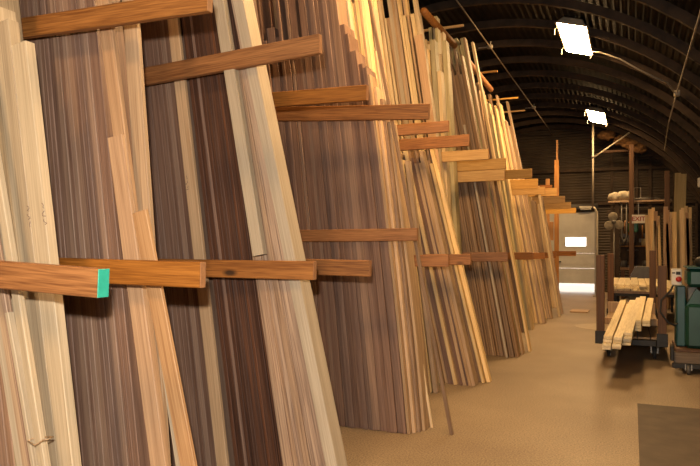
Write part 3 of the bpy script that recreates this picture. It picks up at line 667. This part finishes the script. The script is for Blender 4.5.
bm = bmesh.new(); box(bm, -.15, .15, 0, .35, 0, .05, .01); link('base', bm, M['grey_metal'], e)
bm = bmesh.new(); tube(bm, [(0, .26, .05), (0, .26, 1.3)], .04, 12); link('column', bm, M['steel'], e, True)
bm = bmesh.new(); box(bm, -.14, .14, .02, .36, 1.05, 1.34, .03); link('head', bm, M['green_head'] if 'green_head' in M else plain('head_green', (.04, .22, .09), .4), e)
bm = bmesh.new(); lathe(bm, [(.02, .7), (.045, .78), (.05, 1.05)], 14, (0, .12, 0)); link('chuck', bm, M['white'], e, True)
bm = bmesh.new(); lathe(bm, [(.15, .5), (.15, .53)], 20, (0, .14, 0)); link('table', bm, M['grey_metal'], e)
rnd = random.Random(4)
for k_, (px, z_, nm, lb) in enumerate(((622.5, 1.581, 'paint_can', 'grey can at the left end of the tool shelf'), (627, 1.581, 'paint_can', 'grey can second from the left on the tool shelf'), (644, 1.581, 'paint_can', 'yellowish can on the tool shelf right of the drill press'), (648, 1.581, 'paint_can', 'grey can at the right end of the tool shelf'), (624, .931, 'paint_can', 'grey can standing on the left of the workbench'), (645, .931, 'paint_can', 'grey can standing on the right of the workbench'))):
    e = empty(nm, (X(px, yb+.3), yb+(.60 if z_ > 1 else .3), z_), lb, 'can')
    bm = bmesh.new(); rr = rnd.uniform(.07, .09); hh = rnd.uniform(.16, .26); lathe(bm, [(rr, 0), (rr, hh), (rr*.96, hh+.005)], 18); link('can_body', bm, M['olive'] if 'yellowish' in lb else M['grey_metal'], e, True)
    bm = bmesh.new(); lathe(bm, [(rr*.95, hh+.006), (rr*.9, hh+.014)], 18); link('lid', bm, M['steel'], e)
for k_, (px, z_, lb) in enumerate(((625, 2.35, 'dark hand tool hanging leftmost on the panel over the workbench'), (629, 2.3, 'dark hand tool hanging left of the drill press'), (642.5, 2.2, 'dark hand tool hanging right of the drill press'), (647, 2.35, 'dark hand tool hanging rightmost over the workbench'))):
    e = empty('hand_tool', (X(px, yb+.66), yb+.675, z_), lb, 'tool')
    bm = bmesh.new(); tube(bm, [(0, 0, 0), (0, 0, -.4)], [.018, .024], 8); link('tool_handle', bm, M['post'], e, True)
    bm = bmesh.new(); box(bm, -.1, .1, -.02, .02, -.52, -.4, .01); link('tool_head', bm, M['grey_metal'], e)
# hanging pipes and hooks between shelf and bench
for k_, px in enumerate((621.5, 626.5)):
    bm = bmesh.new(); z1 = zz-.06; tube(bm, [(0, 0, 0), (0, 0, -1.0), (.06, 0, -1.15), (.12, 0, -1.05)], .02, 8)
    tag(link('hanging_pipe', bm, M['grey_metal'], smooth=True, loc=(X(px, 20.5), 20.65, z1)), ['left one of two grey pipes with a hooked end hanging under the shelf', 'right one of two grey pipes with a hooked end hanging under the shelf'][k_], 'pipe')
# tarp-covered machine on the floor behind the trolley
bm = bmesh.new(); prism(bm, [(-.32, 0), (.30, 0), (.28, .85), (.2, 1.04), (-.14, 1.06), (-.27, .8)], 0, .6); bmesh.ops.bevel(bm, geom=bm.edges[:], offset=.03, segments=2, affect='EDGES')
tag(link('covered_machine', bm, M['grey_metal'], loc=(X(641.5, 18.3), 18.0, 0)), 'grey covered machine standing behind the pale boards on the trolley', 'machine')
# insulation scraps high up in the corner
for k_, (px, py, sx) in enumerate(((606, 133, .28), (622, 140, .24), (631, 141, .3), (640, 147, .2))):
    x = X(px, 22.4); z = Z(py, px, 22.4); bm = bmesh.new(); bmesh.ops.create_icosphere(bm, subdivisions=3, radius=1)
    for v in bm.verts:
        q = 1+.22*math.sin(v.co.x*7+k_*3)*math.cos(v.co.z*6+k_)+.1*math.sin(v.co.y*11); v.co = Vector((v.co.x*sx*q, v.co.y*.2*q, v.co.z*.16*q))
    tag(link('hanging_rag', bm, M['insul'], smooth=True, loc=(x, 22.4, min(z, arch_z(x)-.3))), ['brown rag bundle tied high on the far wall, nearest the brace', 'brown rag bundle high on the far wall, second from the brace', 'brown rag bundle high on the far wall, third from the brace', 'brown rag bundle farthest right high on the far wall'][k_], 'rag bundle')
bm = bmesh.new(); box(bm, X(603, 22.5), X(646, 22.5), 22.55, 22.63, Z(144, 620, 22.5)-.25, Z(144, 620, 22.5)-.17, .01)
tag(link('rag_rail', bm, M['cart_post']), 'dark timber rail high across the far wall under the rag bundles', 'rail')
# boards leaning in the right corner
rnd = random.Random(11)
lo_, hi_ = 648, 692
px = 647.5; i = 0
while px < 692:
    if 673 < px < 680: px = 680
    y = 18.4+rnd.uniform(0, .25); tp = Z(rnd.uniform(206, 222), px, y) if not (664 < px < 672) else Z(212, px, y)
    t = rnd.uniform(.05, .1)
    board('corner_board', rnd.choice(['yellow', 'orange', 'cream', 'yellow', 'tan']), X(px, y), y, t*1.1, .03, tp, (1.6 if px < 662 else .2)+rnd.uniform(-.6, .6), 'rough board in the bundle standing upright in the far right corner', 'boards standing in the far right corner', rx=0)
    px += t*650*18.4/17/17*.95; i += 1
for k_, px in enumerate((651, 655.5, 659, 666.5, 669, 673, 684, 688.5)):
    y = 18.15; t = rnd.uniform(.07, .11)
    board('corner_board', rnd.choice(['yellow', 'orange', 'tan']), X(px, y), y, t, .03, Z(rnd.uniform(208, 226), px, y), rnd.uniform(-1.2, 2.6), 'rough board in the bundle standing upright in the far right corner', 'boards standing in the far right corner')
for k_, (px, t, py) in enumerate(((671.2, .14, 173), (677.2, .13, 174))):
    y = 18.9; board('wide_corner_board', 'olive', X(px, y), y, t, .03, Z(py, px, y), -1.5, ['left one of two wide tall boards above the corner bundle', 'right one of two wide tall boards above the corner bundle'][k_])
# tall narrow boards rising behind the shelf and a small white box on the right
bm = bmesh.new(); box(bm, 0, .16, 0, .12, 0, .22, .01); tag(link('wall_box', bm, M['white'], loc=(X(698, 17), 17, Z(187, 698, 17))), 'small white box fixed high up at the right edge', 'box')
bm = bmesh.new(); tube(bm, [(X(699, 17)+.1, 17.13, 0), (X(699, 17)+.1, 17.13, 4.2)], .02, 8); tag(link('box_pole', bm, M['rust'], smooth=True), 'thin dark pole carrying the small white box', 'pole')
pipe('hanging_pole', [(X(629, 19.9), 19.9, 4.0), (X(629, 19.9), 19.9, 5.0)], .02, M['steel'], 'thin pole hanging under the vault above the shelf', 'pole') if False else None
